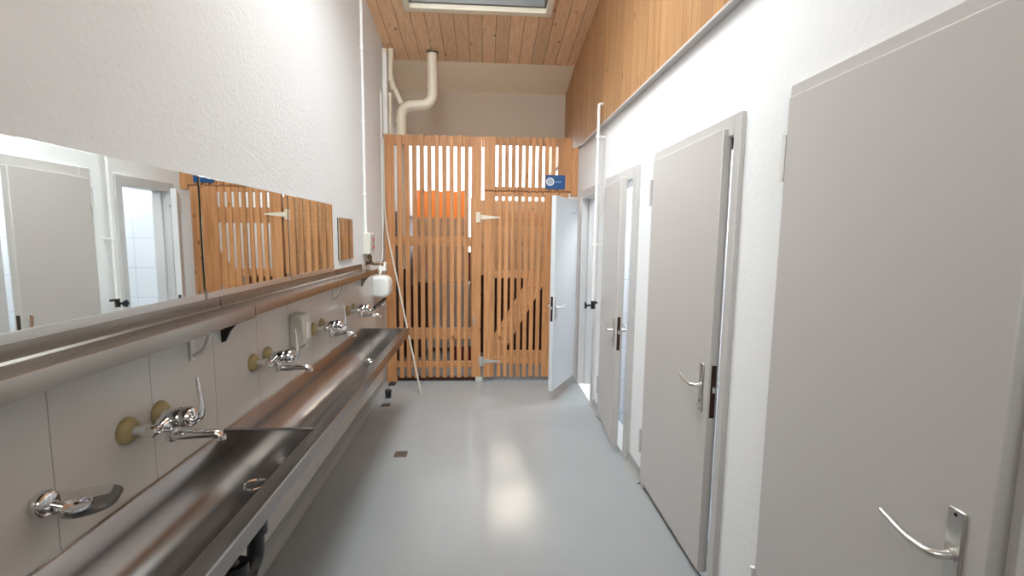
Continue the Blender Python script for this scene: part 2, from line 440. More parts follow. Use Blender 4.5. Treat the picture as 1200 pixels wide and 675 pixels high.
# ------------------------------------------------------------------ doors
def make_door(n, yf0, yf1, jw, ztop, hy, width, theta, hx, zb, zt, label, mat, lever_face=1, lock=True, has_threshold=None):
    """frame outer yf0..yf1; leaf hinged at its far end (hx,hy) and turned by theta into the corridor"""
    r = root('door_%d' % n, (XR, (yf0+yf1)/2, 0), label, 'door', kind='structure')
    xf0, xf1 = XR-.022, XR+.135
    m = MB()
    m.box(xf0, xf1, yf0, yf0+jw, 0.002, ztop); m.box(xf0, xf1, yf1-jw, yf1, 0.002, ztop); m.box(xf0, xf1, yf0+jw, yf1-jw, ztop-.085, ztop)
    # inner rebate
    m.box(XR+.05, xf1, yf0+jw, yf0+jw+.015, .002, ztop-.085); m.box(XR+.05, xf1, yf1-jw-.015, yf1-jw, .002, ztop-.085)
    m.build('door_frame', M['frame'], r, bevel=.004)
    m = MB(); m.box(XR-.012, XR+.14, yf0+jw, yf1-jw, .001, .012)
    m.build('threshold', has_threshold or M['coving'], r)
    d = Vector((-math.sin(theta), -math.cos(theta), 0)); nn = Vector((-math.cos(theta), math.sin(theta), 0))
    H = Vector((hx, hy, 0))
    T = lambda u, a, z: H+d*u+nn*a+Vector((0, 0, z))
    th = .042
    m = MB(); m.box(0, width, -th, 0, zb, zt, T=T)
    leaf = m.build('leaf', mat, r, bevel=.004)
    # handle set: long back plate, lever and keyhole on the visible faces
    uc = width-.062
    for side in (1, -1):
        a0 = 0 if side > 0 else -th
        m = MB(); m.box(uc-.018, uc+.018, min(a0, a0+side*.007), max(a0, a0+side*.007), .785, 1.005, T=T)
        pl = m.build('handle_plate', M['alu'], leaf, bevel=.003)
        m = MB()
        pts = [T(uc, a0, .905), T(uc, a0+side*.028, .905), T(uc-.012, a0+side*.047, .904), T(uc-.06, a0+side*.052, .907), T(uc-.13, a0+side*.049, .926)]
        pts = fillet(pts, .02, 5)
        k = len(pts)
        m.tube(pts, [.0095-.0035*max(0, (i/k-.4)/.6) for i in range(k)], 14)
        m.lathe(T(uc, a0+side*.004, .905), nn*side, [(0, .0), (0, .014), (.008, .014), (.010, .010), (.010, 0)], 18)
        m.build('lever', M['alu'], leaf)
        m = MB()
        for zz, rr in ((.835, .0065), (.797, .004), (.993, .004)):
            m.lathe(T(uc, a0+side*.0055, zz), nn*side, [(0, 0), (0, rr), (.0022, rr), (.0022, 0)], 12)
        m.build('keyhole', M['black'], leaf)
    if lock:
        m = MB(); m.box(width-.001, width+.0015, -th*.5-.011, -th*.5+.011, .775, 1.01, T=T)
        lp = m.build('lock_plate', M['lock'], leaf)
        m = MB(); m.box(width, width+.010, -th*.5-.006, -th*.5+.006, .89, .915, T=T)
        m.build('latch_bolt', M['alu'], leaf)
    for z in (.30, 1.82):
        m = MB()
        m.lathe(T(-.006, .004, z-.075), (0, 0, 1), [(0, 0), (0, .0085), (.073, .0085), (.073, .0065), (.077, .0065), (.077, .0085), (.15, .0085), (.15, 0)], 14)
        m.build('hinge', M['white_plastic'] if n == 1 else mat, leaf)
    return r, T

door1, _ = make_door(1, .70, 1.535, .06, 2.055, 1.517, .725, 0.0, XR-.038, .05, 2.012, 'closed pale grey door nearest the camera, lever handle low at its edge', M['door'], lock=False)
door2, _ = make_door(2, 1.83, 2.77, .05, 2.055, 2.745, .825, math.radians(.6), XR-.036, .05, 2.005, 'grey door standing just ajar with a thick grey frame, next beyond the closed door', M['door'])
door3, _ = make_door(3, 3.065, 3.89, .10, 2.04, 3.86, .70, math.radians(5.4), XR-.036, .075, 1.965, 'narrow looking grey door ajar with white tiles showing through its gap', M['door'], has_threshold=M['white_plastic'])
door4, T4 = make_door(4, 4.14, 4.875, .07, 2.035, 4.86, .655, math.radians(29.5), XR-.085, .105, 1.935, 'pale door swung wide open in front of the slatted screen', M['door_inner'], has_threshold=M['white_plastic'])
leaf4 = [c for c in door4.children if c.name.startswith('leaf')][0]
m = MB()
m.lathe(T4(.20, -.042, 1.80), T4(0, -1, 0)-T4(0, 0, 0), [(0, 0), (0, .014), (.006, .014), (.008, .007), (.03, .006), (.034, .011), (.040, .008), (.042, 0)], 16)
m.build('coat_hook', M['chrome'], leaf4)

# ------------------------------------------------------------------ slatted pine screen and door
ST = .022                       # slat thickness
def slat_spans(edges, gap_c, gap_w):
    """solid spans between gaps"""
    sp = []; a = edges[0]
    for g in gap_c:
        sp.append((a, g-gap_w/2)); a = g+gap_w/2
    sp.append((a, edges[1])); return sp
scr = root('slatted_screen', (-.5, YL, 0), 'tall pine slat screen fixed across the far end, left of the slatted door', 'screen')
gl_ = [-.905+.0757*k for k in range(11)]
rng = random.Random(3)
m = MB()
for a, b in slat_spans((-1.025, -.032), gl_, .030):
    t = 2.575+rng.uniform(-.006, .006)
    wide = b-a > .06
    m.box(a, b, YL, YL+ST, .001 if a < -1.0 else .045+rng.uniform(-.004, .004), t)
m.build('slats', M['pine_lat'], scr, bevel=.002, bseg=1)
for nm, z0, z1 in (('rail', 2.475, 2.57), ('rail', 1.45, 1.55), ('rail', .46, .58), ('rail', .15, .215)):
    m = MB(); m.box(-1.025, -.032, YL+ST, YL+ST+.04, z0, z1)
    m.build(nm, M['pine_rail'], scr, bevel=.002, bseg=1)
m = MB(); m.box(-1.02, -.08, YL+ST+.02, YL+ST+.05, .001, .042); m.build('sill_shade', M['dark_wood'], scr)  # dark strip put in for the rail's shadow at the foot of the slats
m = MB(); m.box(-.075, -.032, YL+ST, YL+ST+.07, .0, 2.57)
m.build('post', M['pine_lat'], scr, bevel=.002, bseg=1)
m = MB(); m.box(-.085, -.012, YL-.012, YL-.0005, .001, .052)
m.build('post_shoe', M['grey_plastic'], scr, bevel=.002)
m = MB(); m.box(-.112, -.092, YL-.012, YL-.0002, .62, .70)
m.build('latch_plate', M['zinc'], scr, bevel=.002)

tr_ = root('slatted_transom', (.45, YL, 2.03), 'pine slat panel fixed above the slatted door, blue sign on it', 'screen')
gr_ = [.127+.0692*k for k in range(10)]
m = MB()
for i, (a, b) in enumerate(slat_spans((-.004, .905), gr_, .028)):
    m.box(a, b, YL, YL+ST, 2.035, 2.575+rng.uniform(-.005, .005))
m.build('slats', M['pine_lat'], tr_, bevel=.002, bseg=1)
for z0, z1 in ((2.50, 2.572), (2.0235, 2.075)):
    m = MB(); m.box(-.004, .905, YL+ST, YL+ST+.04, z0, z1); m.build('rail', M['pine_rail'], tr_, bevel=.002, bseg=1)
m = MB(); m.box(-.0305, -.0045, YL+.003, YL+ST, 2.47, 2.572); m.build('filler', M['pine_lat'], tr_, bevel=.001, bseg=1)
m = MB(); m.box(.907, .975, YL+.004, YL+.09, 1.99, 2.485); m.build('corner_post', M['pine_lat'], tr_, bevel=.003)

ld = root('slatted_door', (.0, YL, 0), 'pine slat door with diagonal brace and two white strap hinges', 'door')
m = MB()
for i, (a, b) in enumerate(slat_spans((-.002, .88), gr_[:8], .027)):
    m.box(a, b, YL, YL+ST, .05+rng.uniform(-.004, .004), 2.022)
m.build('slats', M['pine_lat'], ld, bevel=.002, bseg=1)
for z0, z1 in ((1.975, 2.02), (1.665, 1.82), (1.12, 1.20), (.19, .335)):
    m = MB(); m.box(-.0, .86, YL+ST, YL+ST+.03, z0, z1); m.build('rail', M['pine_rail'], ld, bevel=.002, bseg=1)
m = MB(); m.box(-.0, .105, YL+ST, YL+ST+.03, .05, 2.02); m.build('stile', M['pine_rail'], ld)
m = MB(); m.prism([(.105, .335), (.225, .335), (.86, 1.44), (.86, 1.665), (.80, 1.665), (.105, .50)], 'Y', YL+ST+.0005, YL+ST+.0285)
m.build('brace', M['pine_rail'], ld, bevel=.002, bseg=1)
for z, sl, mt in ((1.755, .17, 'frame_cream'), (.222, .155, 'zinc')):
    m = MB()
    m.box(-.085 if z > 1 else -.05, -.045 if z > 1 else -.008, YL-.006, YL-.0004, z-.052, z+.052)
    x0_ = -.045 if z > 1 else -.008
    m.prism([(x0_, z-.026), (x0_+sl*.5, z-.019), (x0_+sl*1.25, z-.006), (x0_+sl*1.25, z+.006), (x0_+sl*.5, z+.019), (x0_, z+.026)], 'Y', YL-.005, YL-.0004)
    m.lathe((x0_, YL-.0085, z-.05), (0, 0, 1), [(0, 0), (0, .007), (.10, .007), (.10, 0)], 12)
    m.build('strap_hinge', M[mt], ld, bevel=.001)

# sign
sg = root('toilet_sign', (.737, YL-.006, 2.055), 'blue sign with round white emblem fixed to the pine slats', 'sign')
m = MB(); m.box(.635, .838, YL-.006, YL-.001, 2.056, 2.2); m.build('sign_plate', M['blue'], sg, bevel=.001)
m = MB(); m.lathe((.681, YL-.006, 2.132), (0, -1, 0), [(0, 0), (0, .0415), (.0015, .0415), (.0015, 0)], 40)
m.build('emblem', M['sign_white'], sg)
m = MB()
m.lathe((.681, YL-.0075, 2.132), (0, -1, 0), [(0, .029), (0, .032), (.0008, .032), (.0008, .029)], 36)
for k in range(5):
    a = PI/2+k*2*PI/5
    m.tube([(.681, YL-.008, 2.132), (.681+.026*math.cos(a), YL-.008, 2.132+.026*math.sin(a))], .0018, 8)
m.lathe((.681, YL-.0075, 2.132), (0, -1, 0), [(0, 0), (0, .007), (.001, .007), (.001, 0)], 20)
m.build('emblem_symbol', M['sign_grey'], sg)
m = MB()
xx = .730
for wd in (.010, .006, .009, .007, .010, .006, .008, .010):
    m.box(xx, xx+wd-.0015, YL-.0072, YL-.006, 2.126, 2.137); xx += wd+.001
m.build('sign_lettering', M['sign_pale'], sg)

# ------------------------------------------------------------------ beyond the screen
def bgroot(*a, **k): return root(*a, **k)
fe = bgroot('timber_fence', (.4, 7.4, 0), 'pale timber fence seen through the upper gaps of the slatted door', 'fence')
m = MB(); m.box(-.16, 1.018, 7.36, 7.40, 0, 2.12); m.build('fence_boards', M['fence_wood'], fe)
m = MB(); m.box(-.21, -.162, 7.35, 7.46, .0, 2.16); m.build('fence_post', M['fence_wood'], fe)
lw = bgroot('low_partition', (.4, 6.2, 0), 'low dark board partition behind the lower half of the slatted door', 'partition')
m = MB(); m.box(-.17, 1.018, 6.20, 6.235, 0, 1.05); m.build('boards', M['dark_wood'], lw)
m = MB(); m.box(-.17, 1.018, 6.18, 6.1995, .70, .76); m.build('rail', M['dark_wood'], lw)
bw = bgroot('dark_board_wall', (-.95, 6.0, 0), 'dark boards standing along the wall behind the left of the slat screen', 'partition')
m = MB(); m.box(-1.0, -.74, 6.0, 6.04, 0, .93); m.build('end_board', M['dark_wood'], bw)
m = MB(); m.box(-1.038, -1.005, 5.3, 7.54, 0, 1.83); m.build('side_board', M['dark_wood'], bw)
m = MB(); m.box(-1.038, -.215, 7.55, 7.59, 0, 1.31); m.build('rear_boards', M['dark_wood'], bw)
pw = bgroot('board_cupboard', (-.7, 6.3, .94), 'pale board cupboard on top of the grey cabinet behind the screen', 'cupboard')
m = MB(); m.box(-.93, -.235, 6.27, 6.55, .936, 1.80); m.build('carcass', M['pale_wood'], pw, bevel=.004)
m = MB(); m.box(-.92, -.245, 6.25, 6.2695, .95, 1.30); m.build('cupboard_door', M['pale_wood'], pw, bevel=.004)
gc = bgroot('grey_cabinet', (-.6, 6.3, 0), 'grey cabinet on short feet standing behind the slat screen', 'cabinet')
m = MB(); m.box(-.73, -.19, 6.22, 6.56, .06, .934); m.build('carcass', M['cabinet'], gc, bevel=.008)
m = MB(); m.box(-.72, -.20, 6.195, 6.219, .07, .925); m.build('cabinet_door', M['cabinet'], gc, bevel=.006)
for x in (-.69, -.23):
    m = MB(); m.box(x-.02, x+.02, 6.25, 6.30, .0, .06); m.build('foot', M['black'], gc)
rc = MB(); rc.loft([[(-.29+dx*s_, 5.85+dy*s_, z) for dx, dy in ((-.14, -.10), (.19, -.10), (.19, .10), (-.14, .10))] for z, s_ in ((.0, .8), (.12, .95), (.15, 1), (.15, .93), (.012, .74))], True, True)
tag(rc.build('red_crate', M['red'], bevel=.004), 'dark red crate on the ground behind the foot of the slat screen', 'crate')
m = MB()
rings = []
for i in range(25):
    x = -1.02+.74*i/24
    dz = .012*math.sin(i*.9); dy = .012*math.sin(i*1.3)
    rings.append([(x, 7.28+dy, 1.80+dz*.6), (x, 7.30+dy, 2.24+dz), (x, 7.312+dy, 2.245+dz), (x, 7.31+dy, 1.80+dz*.6)])
m.loft(rings)
tag(m.build('hanging_tarpaulin', M['orange']), 'bright orange tarpaulin hanging behind the left half of the slat screen', 'tarpaulin')

# ------------------------------------------------------------------ washing trough
TY0, TY1 = -.35, 3.98
tro = root('washing_trough', (XL, 1.9, .55), 'long stainless steel washing trough along the tiled wall', 'trough')
inner = [(XL+.004, .768), (XL+.012, .762), (XL+.030, .70), (XL+.065, .64), (XL+.115, .606), (XL+.175, .598), (XL+.235, .610), (XL+.285, .645), (XL+.320, .70), (XL+.345, .762), (XL+.352, .768)]
outer = [(XL+.356, .769), (XL+.404, .768), (XL+.408, .763), (XL+.408, .715), (XL+.398, .712), (XL+.372, .735), (XL+.350, .715), (XL+.325, .685), (XL+.290, .628), (XL+.238, .592), (XL+.175, .580), (XL+.112, .588), (XL+.060, .622), (XL+.022, .69), (XL+.003, .75)]
m = MB(); m.prism(inner+outer, 'Y', TY0, TY1-.004)
m.build('basin', M['steel'], tro)
full = [(XL+.003, .768)]+[p for p in inner[1:-1]]+[(XL+.352, .768)]
m = MB(); m.prism([(XL+.003, .769), (XL+.352, .769)]+[(x, z-.004) for x, z in inner[::-1][1:-1]], 'Y', TY1-.006, TY1)
m.prism([(XL+.002, .769), (XL+.408, .769), (XL+.408, .714), (XL+.35, .714), (XL+.29, .628), (XL+.238, .592), (XL+.175, .580), (XL+.112, .588), (XL+.060, .622), (XL+.022, .69)], 'Y', TY1, TY1+.004)
m.build('end_plate', M['steel'], tro)
m = MB(); m.prism([(XL+.006, .770), (XL+.353, .770)]+[(x, z-.004) for x, z in inner[::-1][1:-1]], 'Y', 1.865, 1.872)
m.tube([(XL+.006, 1.8685, .769), (XL+.353, 1.8685, .769)], .006, 10)
m.build('divider', M['steel'], tro)
for y in (1.75, 3.55):
    m = MB(); m.lathe((XL+.174, y, .598), (0, 0, 1), [(-.004, 0), (-.004, .044), (.003, .044), (.007, .039), (.003, .034), (-.002, .030), (-.002, 0)], 36)
    dr = m.build('drain', M['chrome'], tro)
    m = MB(); m.lathe((XL+.174, y, .598), (0, 0, 1), [(-.001, 0), (-.001, .0295), (.0005, .0295), (.0005, 0)], 24)
    m.build('drain_grate', M['drain_dark'], dr)
# black trap under the near basin
m = MB()
px, py = XL+.23, 1.62
m.tube([(px, py, .588), (px, py, .515)], .030, 20)
m.lathe((px, py, .545), (0, 0, 1), [(0, .030), (0, .043), (.030, .043), (.030, .030)], 20)
m.tube(fillet([(px, py, .52), (px, py, .385), (px, py-.14, .385), (px, py-.14, .47), (XL+.02, py-.14, .47)], .06, 8), .029, 18)
m.lathe((px, py, .49), (0, 0, 1), [(0, .029), (0, .041), (.035, .041), (.035, .029)], 20)
m.lathe((px, py-.14, .44), (0, 0, 1), [(0, .029), (0, .041), (.035, .041), (.035, .029)], 20)
m.lathe((px, py-.07, .36), (0, 0, 1), [(-.03, 0), (-.03, .03), (.03, .035), (.03, 0)], 20)
m.build('waste_trap', M['black'], tro)
for y in (.6, 2.6, 3.75):
    m = MB(); m.prism([(XL+.002, .735), (XL+.002, .50), (XL+.02, .50), (XL+.06, .58), (XL+.02, .68)], 'Y', y-.012, y+.012)
    m.build('mounting_bracket', M['zinc'], tro)

# ------------------------------------------------------------------ shelves
def make_shelf(name, y0, y1, label, lip, brackets):
    r = root(name, (XL, (y0+y1)/2, 1.26), label, 'shelf', 'steel shelves over the taps')
    pr = [(XL+.002, 1.312), (XL+.010, 1.312), (XL+.012, 1.270), (XL+.018, 1.264), (XL+.128, 1.262), (XL+.132, 1.272), (XL+.140, 1.273), (XL+.143, 1.268), (XL+.143, 1.272-lip), (XL+.136, 1.270-lip), (XL+.136, 1.254), (XL+.012, 1.254), (XL+.002, 1.252)]
    m = MB(); m.prism(pr, 'Y', y0, y1); m.build('shelf_plate', M['shelf_steel'], r)
    for kind, y in brackets:
        m = MB()
        if kind == 'gusset':
            m.prism([(XL+.002, 1.252), (XL+.125, 1.252), (XL+.118, 1.235), (XL+.07, 1.205), (XL+.035, 1.165), (XL+.016, 1.125), (XL+.002, 1.12)], 'Y', y-.004, y+.004)
            m.build('gusset', M['dark_metal'] if y < 3 else M['shelf_steel'], r)
        else:
            m.box(XL+.001, XL+.006, y-.014, y+.014, 1.10, 1.252)
            pts = fillet([(XL+.006, y, 1.115), (XL+.045, y, 1.135), (XL+.075, y, 1.22), (XL+.115, y, 1.246)], .05, 6)
            m.tube(pts, .007, 10)
            m.tube([(XL+.006, y, 1.247), (XL+.12, y, 1.247)], .005, 8)
            m.build('console_bracket', M['white_pipe'], r)
    return r
make_shelf('wall_shelf', -.30, 1.876, 'near steel shelf under the largest mirrors, deep front lip', .048, [('console', 1.70), ('console', .5)])
make_shelf('wall_shelf', 1.882, 4.02, 'far steel shelf ending beside the grey switch box', .040, [('gusset', 1.895), ('console', 3.28), ('gusset', 4.012)])

# ------------------------------------------------------------------ mirrors
def make_mirror(y0, y1, z0, z1, label, channel=True, group='mirrors over the shelf'):
    r = root('wall_mirror', (XL, (y0+y1)/2, z0), label, 'mirror', group)
    m = MB(); m.box(XL+.007, XL+.012, y0, y1, z0, z1); g = m.build('mirror_glass', M['mirror'], r, bevel=.0012, bseg=1)
    m = MB(); m.box(XL+.001, XL+.0068, y0+.001, y1-.001, z0+.001, z1-.001); m.build('backing', M['backing'], r)
    if channel:
        m = MB(); m.box(XL+.001, XL+.016, y0, y1, z0-.018, z0-.0005); m.box(XL+.0125, XL+.016, y0, y1, z0-.0005, z0+.005)
        m.build('bottom_channel', M['alu'], r)
        for y in (y0+.012, y1-.012):
            m = MB(); m.box(XL+.0122, XL+.0145, y-.010, y+.010, z0+.006, z0+.02); m.build('clip', M['chrome'], r)
    return r
make_mirror(1.02, 1.774, 1.326, 1.757, 'large mirror nearest the camera, reflecting the grey doors')
make_mirror(1.786, 2.543, 1.326, 1.757, 'middle large mirror reflecting the pine slats and strap hinge')
make_mirror(2.555, 3.275, 1.326, 1.757, 'third large mirror from the camera, reflecting only pine slats')
make_mirror(3.41, 3.766, 1.372, 1.677, 'small square mirror hung alone beyond the three large ones', channel=False)

# ------------------------------------------------------------------ taps
def make_tap():
    """local: wall at x=0, axis of the body along y, z=0 at the inlets"""
    r = root('wall_tap', (0, 0, 0), 'x', 'tap', 'taps over the washing trough')
    for s in (-1, 1):
        m = MB(); m.lathe((0, s*.07, 0), (1, 0, 0), [(0.001, 0), (.001, .040), (.006, .040), (.016, .034), (.026, .020), (.026, 0)], 28)
        m.build('rosette', M['yellow_plastic'], r)
        m = MB(); m.lathe((0, s*.07, 0), (1, 0, 0), [(.024, 0), (.024, .0135), (.052, .0135), (.052, .018), (.066, .018), (.066, .0)], 20)
        m.build('inlet', M['union'] if s < 0 else M['chrome'], r)
    m = MB()
    prof = [(-.088, 0), (-.088, .013), (-.084, .017), (-.066, .018), (-.058, .014), (-.045, .0155), (-.034, .022), (-.018, .0265), (.018, .0265), (.034, .022), (.045, .0155), (.058, .014), (.066, .018), (.084, .017), (.088, .013), (.088, 0)]
    m.lathe((.078, 0, 0), (0, 1, 0), prof, 28)
    m.lathe((.066, 0, .006), (1, 0, .10), [(0, 0), (0, .028), (.045, .0295), (.052, .026), (.056, .031), (.074, .0315), (.084, .026), (.088, .013), (.088, 0)], 28)
    m.lathe((.082, 0, -.005), (0, 0, -1), [(0, 0), (0, .017), (.030, .016), (.036, .018), (.052, .0175), (.056, .014), (.056, 0)], 24)
    m.build('mixer_body', M['chrome'], r)
    m = MB()
    pts = fillet([(.078, .0, -.044), (.100, .0, -.046), (.150, .002, -.043), (.212, .006, -.043), (.222, .007, -.052)], .018, 6)
    k = len(pts); m.tube(pts, [.0145-.002*i/k for i in range(k)], 16)
    m.lathe((.226, .007, -.050), (0, 0, -1), [(0, .0), (0, .0130), (.012, .0135), (.012, .010), (.010, 0)], 18)
    m.build('spout', M['chrome'], r)
    # flat paddle lever
    m = MB()
    path = fillet([(.150, 0, .004), (.170, 0, .010), (.176, 0, .050), (.166, 0, .140)], .02, 7)
    k = len(path); rings = []
    for i, p in enumerate(path):
        t = i/(k-1); hw = .0135+.004*math.sin(PI*min(1, t*1.2))-.006*max(0, t-.7)/.3; ht = .010-.005*t
        tg = (path[min(i+1, k-1)]-path[max(i-1, 0)]).normalized(); n_ = Vector((tg.z, 0, -tg.x))
        rings.append([p+Vector((0, math.cos(a)*hw, 0))+n_*math.sin(a)*ht for a in (2*PI*j/14 for j in range(14))])
    m.loft(rings)
    m.build('lever', M['chrome'], r)
    return r
tap = make_tap()
lab = ['tap nearest the camera with yellowed rosettes and upright lever', 'tap with upright lever just before the grey soap dispenser',
       'tap with upright lever beside the white soap bar', 'farthest tap, its lever pushed down, near the trough end']
for i, (y, z) in enumerate(((1.447, .975), (2.196, .975), (2.952, .98), (3.673, .978))):
    o = tap if i == 0 else copy_tree(tap)
    o.location = (XL, y, z); o['label'] = lab[i]
    if i == 3:
        for c in o.children:
            if c.name.startswith('lever'):
                # tipped forward and turned: rotate about the cartridge end
                c.location = (.150, 0, .004)
                rot = Matrix.Rotation(math.radians(62), 4, 'Y')
                c.location = Vector((.150, 0, .004))-(rot @ Vector((.150, 0, .004)))
                c.rotation_euler = rot.to_euler()
bpy.context.view_layer.update()

# ------------------------------------------------------------------ things on the tiled wall
ds = root('soap_dispenser', (XL, 2.59, .95), 'grey soap dispenser box with a level window on the tiles', 'dispenser')
m = MB(); m.prism([(XL+.001, .945), (XL+.001, 1.122), (XL+.062, 1.118), (XL+.070, 1.10), (XL+.076, .975), (XL+.066, .955), (XL+.04, .945)], 'Y', 2.535, 2.650)
m.build('casing', M['ivory_plastic'], ds, bevel=.006, bseg=3)
m = MB(); m.box(XL+.0728, XL+.0772, 2.575, 2.61, .985, 1.08); m.build('level_window', M['white_plastic'], ds, bevel=.002)
m = MB(); m.box(XL+.030, XL+.066, 2.565, 2.62, .932, .9455); m.build('push_lever', M['grey_plastic'], ds, bevel=.004)

cd = root('soap_dish', (XL, 1.11, .89), 'clear soap dish on a round wall mount beside the nearest tap', 'soap dish')
m = MB(); m.lathe((XL+.001, 1.105, .912), (1, 0, 0), [(0, 0), (0, .032), (.012, .033), (.020, .030), (.026, .022), (.026, 0)], 32)
m.build('wall_mount', M['chrome'], cd)
m = MB(); m.tube([(XL+.024, 1.105, .910), (XL+.045, 1.112, .900)], .008, 12)
m.lathe((XL+.058, 1.122, .888), (0, 0, 1), [(0, .026), (-.004, .031), (.002, .036), (.012, .036), (.012, .032), (.003, .029)], 36)
m.build('holder_ring', M['chrome'], cd)
m = MB()
m.lathe((XL+.074, 1.145, .887), (0, 0, 1), [(-.010, 0), (-.010, .045), (-.004, .058), (.014, .068), (.0145, .0655), (-.002, .0555), (-.0078, .043), (-.0078, 0)], 40)
m.build('dish', M['acrylic'], cd)

sb = root('soap_holder', (XL, 3.23, .89), 'white soap bar on a small wire holder past the third tap', 'soap')
m = MB()
rings = []
for j, (zz, s) in enumerate(((.900, .75), (.905, .95), (.915, 1), (.924, .93), (.929, .7))):
    rings.append([(XL+.065+.032*s*math.cos(a), 3.235+.048*s*math.sin(a), zz) for a in (2*PI*k/24 for k in range(24))])
m.loft(rings); m.build('soap_bar', M['white_plastic'], sb)
m = MB(); m.tube([(XL+.001, 3.235, .895), (XL+.10, 3.235, .895)], .004, 10)
m.lathe((XL, 3.235, .895), (1, 0, 0), [(0, 0), (0, .018), (.006, .018), (.006, 0)], 18)
m.tube(fillet([(XL+.03, 3.19, .896), (XL+.10, 3.19, .896), (XL+.10, 3.28, .896), (XL+.03, 3.28, .896), (XL+.03, 3.19, .896)], .02, 5), .003, 8)
m.build('wall_mount', M['chrome'], sb)

sw = root('switch_box', (XL, 4.17, 1.39), 'ivory electric switch box at the foot of the wall conduit', 'switch box')
m = MB(); m.box(XL+.001, XL+.068, 4.09, 4.25, 1.392, 1.575); m.build('casing', M['ivory_plastic'], sw, bevel=.006, bseg=3)
for z in (1.455, 1.515):
    m = MB(); m.lathe((XL+.068, 4.18, z), (1, 0, 0), [(0, 0), (0, .016), (.010, .015), (.010, 0)], 18); m.build('push_button', M['pale_red'], sw)
m = MB(); m.box(XL+.068, XL+.071, 4.11, 4.235, 1.42, 1.55); m.build('cover_plate', M['grey_plastic'], sw, bevel=.001)

cn = MB(); cn.tube([(XL+.014, 4.15, 1.576), (XL+.014, 4.15, zc(4.15)-.003)], .0125, 14)
cr = root('wall_conduit', (XL, 4.15, 1.576), 'long white conduit rising up the plaster from the switch box', 'conduit')
cn.build('tube', M['white_pipe'], cr)
for z in (1.9, 2.5, 3.1):
    m = MB(); m.box(XL+.0005, XL+.029, 4.135, 4.165, z-.012, z+.012); m.build('clip', M['white_pipe'], cr, bevel=.003)

sv = root('stop_valve', (XL, 4.2, 1.29), 'dark brass stop valve above the end of the far shelf', 'valve')
m = MB(); m.tube(fillet([(XL+.035, 4.19, 1.389), (XL+.035, 4.20, 1.345), (XL+.045, 4.23, 1.30), (XL+.10, 4.27, 1.300)], .04, 6), .014, 16)
m.lathe((XL+.035, 4.19, 1.345), (0, .1, 1), [(0, 0), (0, .021), (.030, .021), (.030, 0)], 8)
m.build('valve_body', M['brass'], sv)
m = MB(); m.lathe((XL+.10, 4.27, 1.300), (1, .5, 0), [(0, 0), (0, .010), (.02, .010), (.024, .022), (.034, .022), (.034, 0)], 8)
m.build('valve_knob', M['brass'], sv)
m = MB(); m.lathe((XL, 4.21, 1.31), (1, 0, 0), [(0, 0), (0, .022), (.006, .022), (.008, .013), (.04, .013), (.04, 0)], 16)
m.build('wall_mount', M['brass'], sv)

so = root('power_outlet', (XL, 4.72, 1.2), 'small white power outlet above the hand dryer', 'outlet')
m = MB(); m.box(XL+.001, XL+.070, 4.685, 4.765, 1.205, 1.290); m.build('casing', M['white_plastic'], so, bevel=.005, bseg=3)
m = MB(); m.lathe((XL+.070, 4.725, 1.247), (1, 0, 0), [(-.002, 0), (-.002, .02), (.0012, .021), (.0012, 0)], 20); m.build('socket', M['grey_plastic'], so)
m = MB(); m.tube(fillet([(XL+.016, 4.83, 2.95), (XL+.016, 4.83, 1.40), (XL+.022, 4.74, 1.289)], .05, 5), .0055, 10); m.build('cable', M['white_pipe'], so)

hd = root('hand_dryer', (XL, 4.55, 1.0), 'white rounded hand dryer on the wall near the slat screen', 'hand dryer')
m = MB()
rings = []
for x, sy, z0, z1 in ((XL+.001, .115, .975, 1.165), (XL+.05, .118, .965, 1.172), (XL+.10, .115, .968, 1.168), (XL+.128, .105, .985, 1.145), (XL+.140, .085, 1.005, 1.12)):
    r = .03; cy = 4.56
    ring = []
    for sgy, sgz, a0 in ((1, 1, 0), (-1, 1, 90), (-1, -1, 180), (1, -1, 270)):
        for k in range(6):
            a = math.radians(a0+18*k)
            ring.append((x, cy+sgy*(sy-r)+r*math.cos(a), (z1-r if sgz > 0 else z0+r)+r*math.sin(a)))
    rings.append(ring)
m.loft(rings); m.build('casing', M['white_plastic'], hd)
m = MB(); m.tube(fillet([(XL+.085, 4.56, .967), (XL+.085, 4.55, .945), (XL+.05, 4.46, .915), (XL+.035, 4.36, .90)], .02, 5), [.014]*6+[.012]*6+[.011]*4 if False else .012, 14)
m.tube([(XL+.035, 4.37, .902), (XL+.034, 4.345, .885)], .014, 12)
m.tube([(XL+.05, 4.46, .915), (XL+.075, 4.37, .895)], .008, 10)
m.build('nozzle', M['dark_metal'], hd)
m = MB(); m.tube([(XL+.03, 4.60, 1.168), (XL+.025, 4.68, 1.206)], .009, 10); m.build('supply_lead', M['white_plastic'], hd)

# ------------------------------------------------------------------ pipes at the far end
wp = root('waste_pipe', (-.87, 5.15, 2.0), 'thick cream waste pipe with two bends and a thinner vent branch', 'pipe')
m = MB()
path = fillet([(-.552, 5.15, zc(5.15)-.002), (-.552, 5.15, 2.935), (-.878, 5.15, 2.905), (-.884, 5.15, 1.2)], .115, 10)
m.tube(path, .051, 26); m.build('tube', M['pipe'], wp)
m = MB()
m.lathe((-.552, 5.15, 3.085), (0, 0, 1), [(0, .051), (0, .0555), (.06, .0555), (.06, .051)], 26)
m.build('collar', M['pipe'], wp)
m = MB(); m.lathe((-.8825, 5.15, 2.74), (0, 0, 1), [(0, .051), (0, .0555), (.05, .0555), (.05, .051)], 26)
m.build('collar', M['pipe'], wp)
m = MB()
m.lathe((-.552, 5.15, zc(5.15)-.012), (0, -.16, 1), [(0, .0515), (0, .062), (.010, .062), (.010, .0515)], 26)
m.build('ceiling_collar', M['dark_metal'], wp)
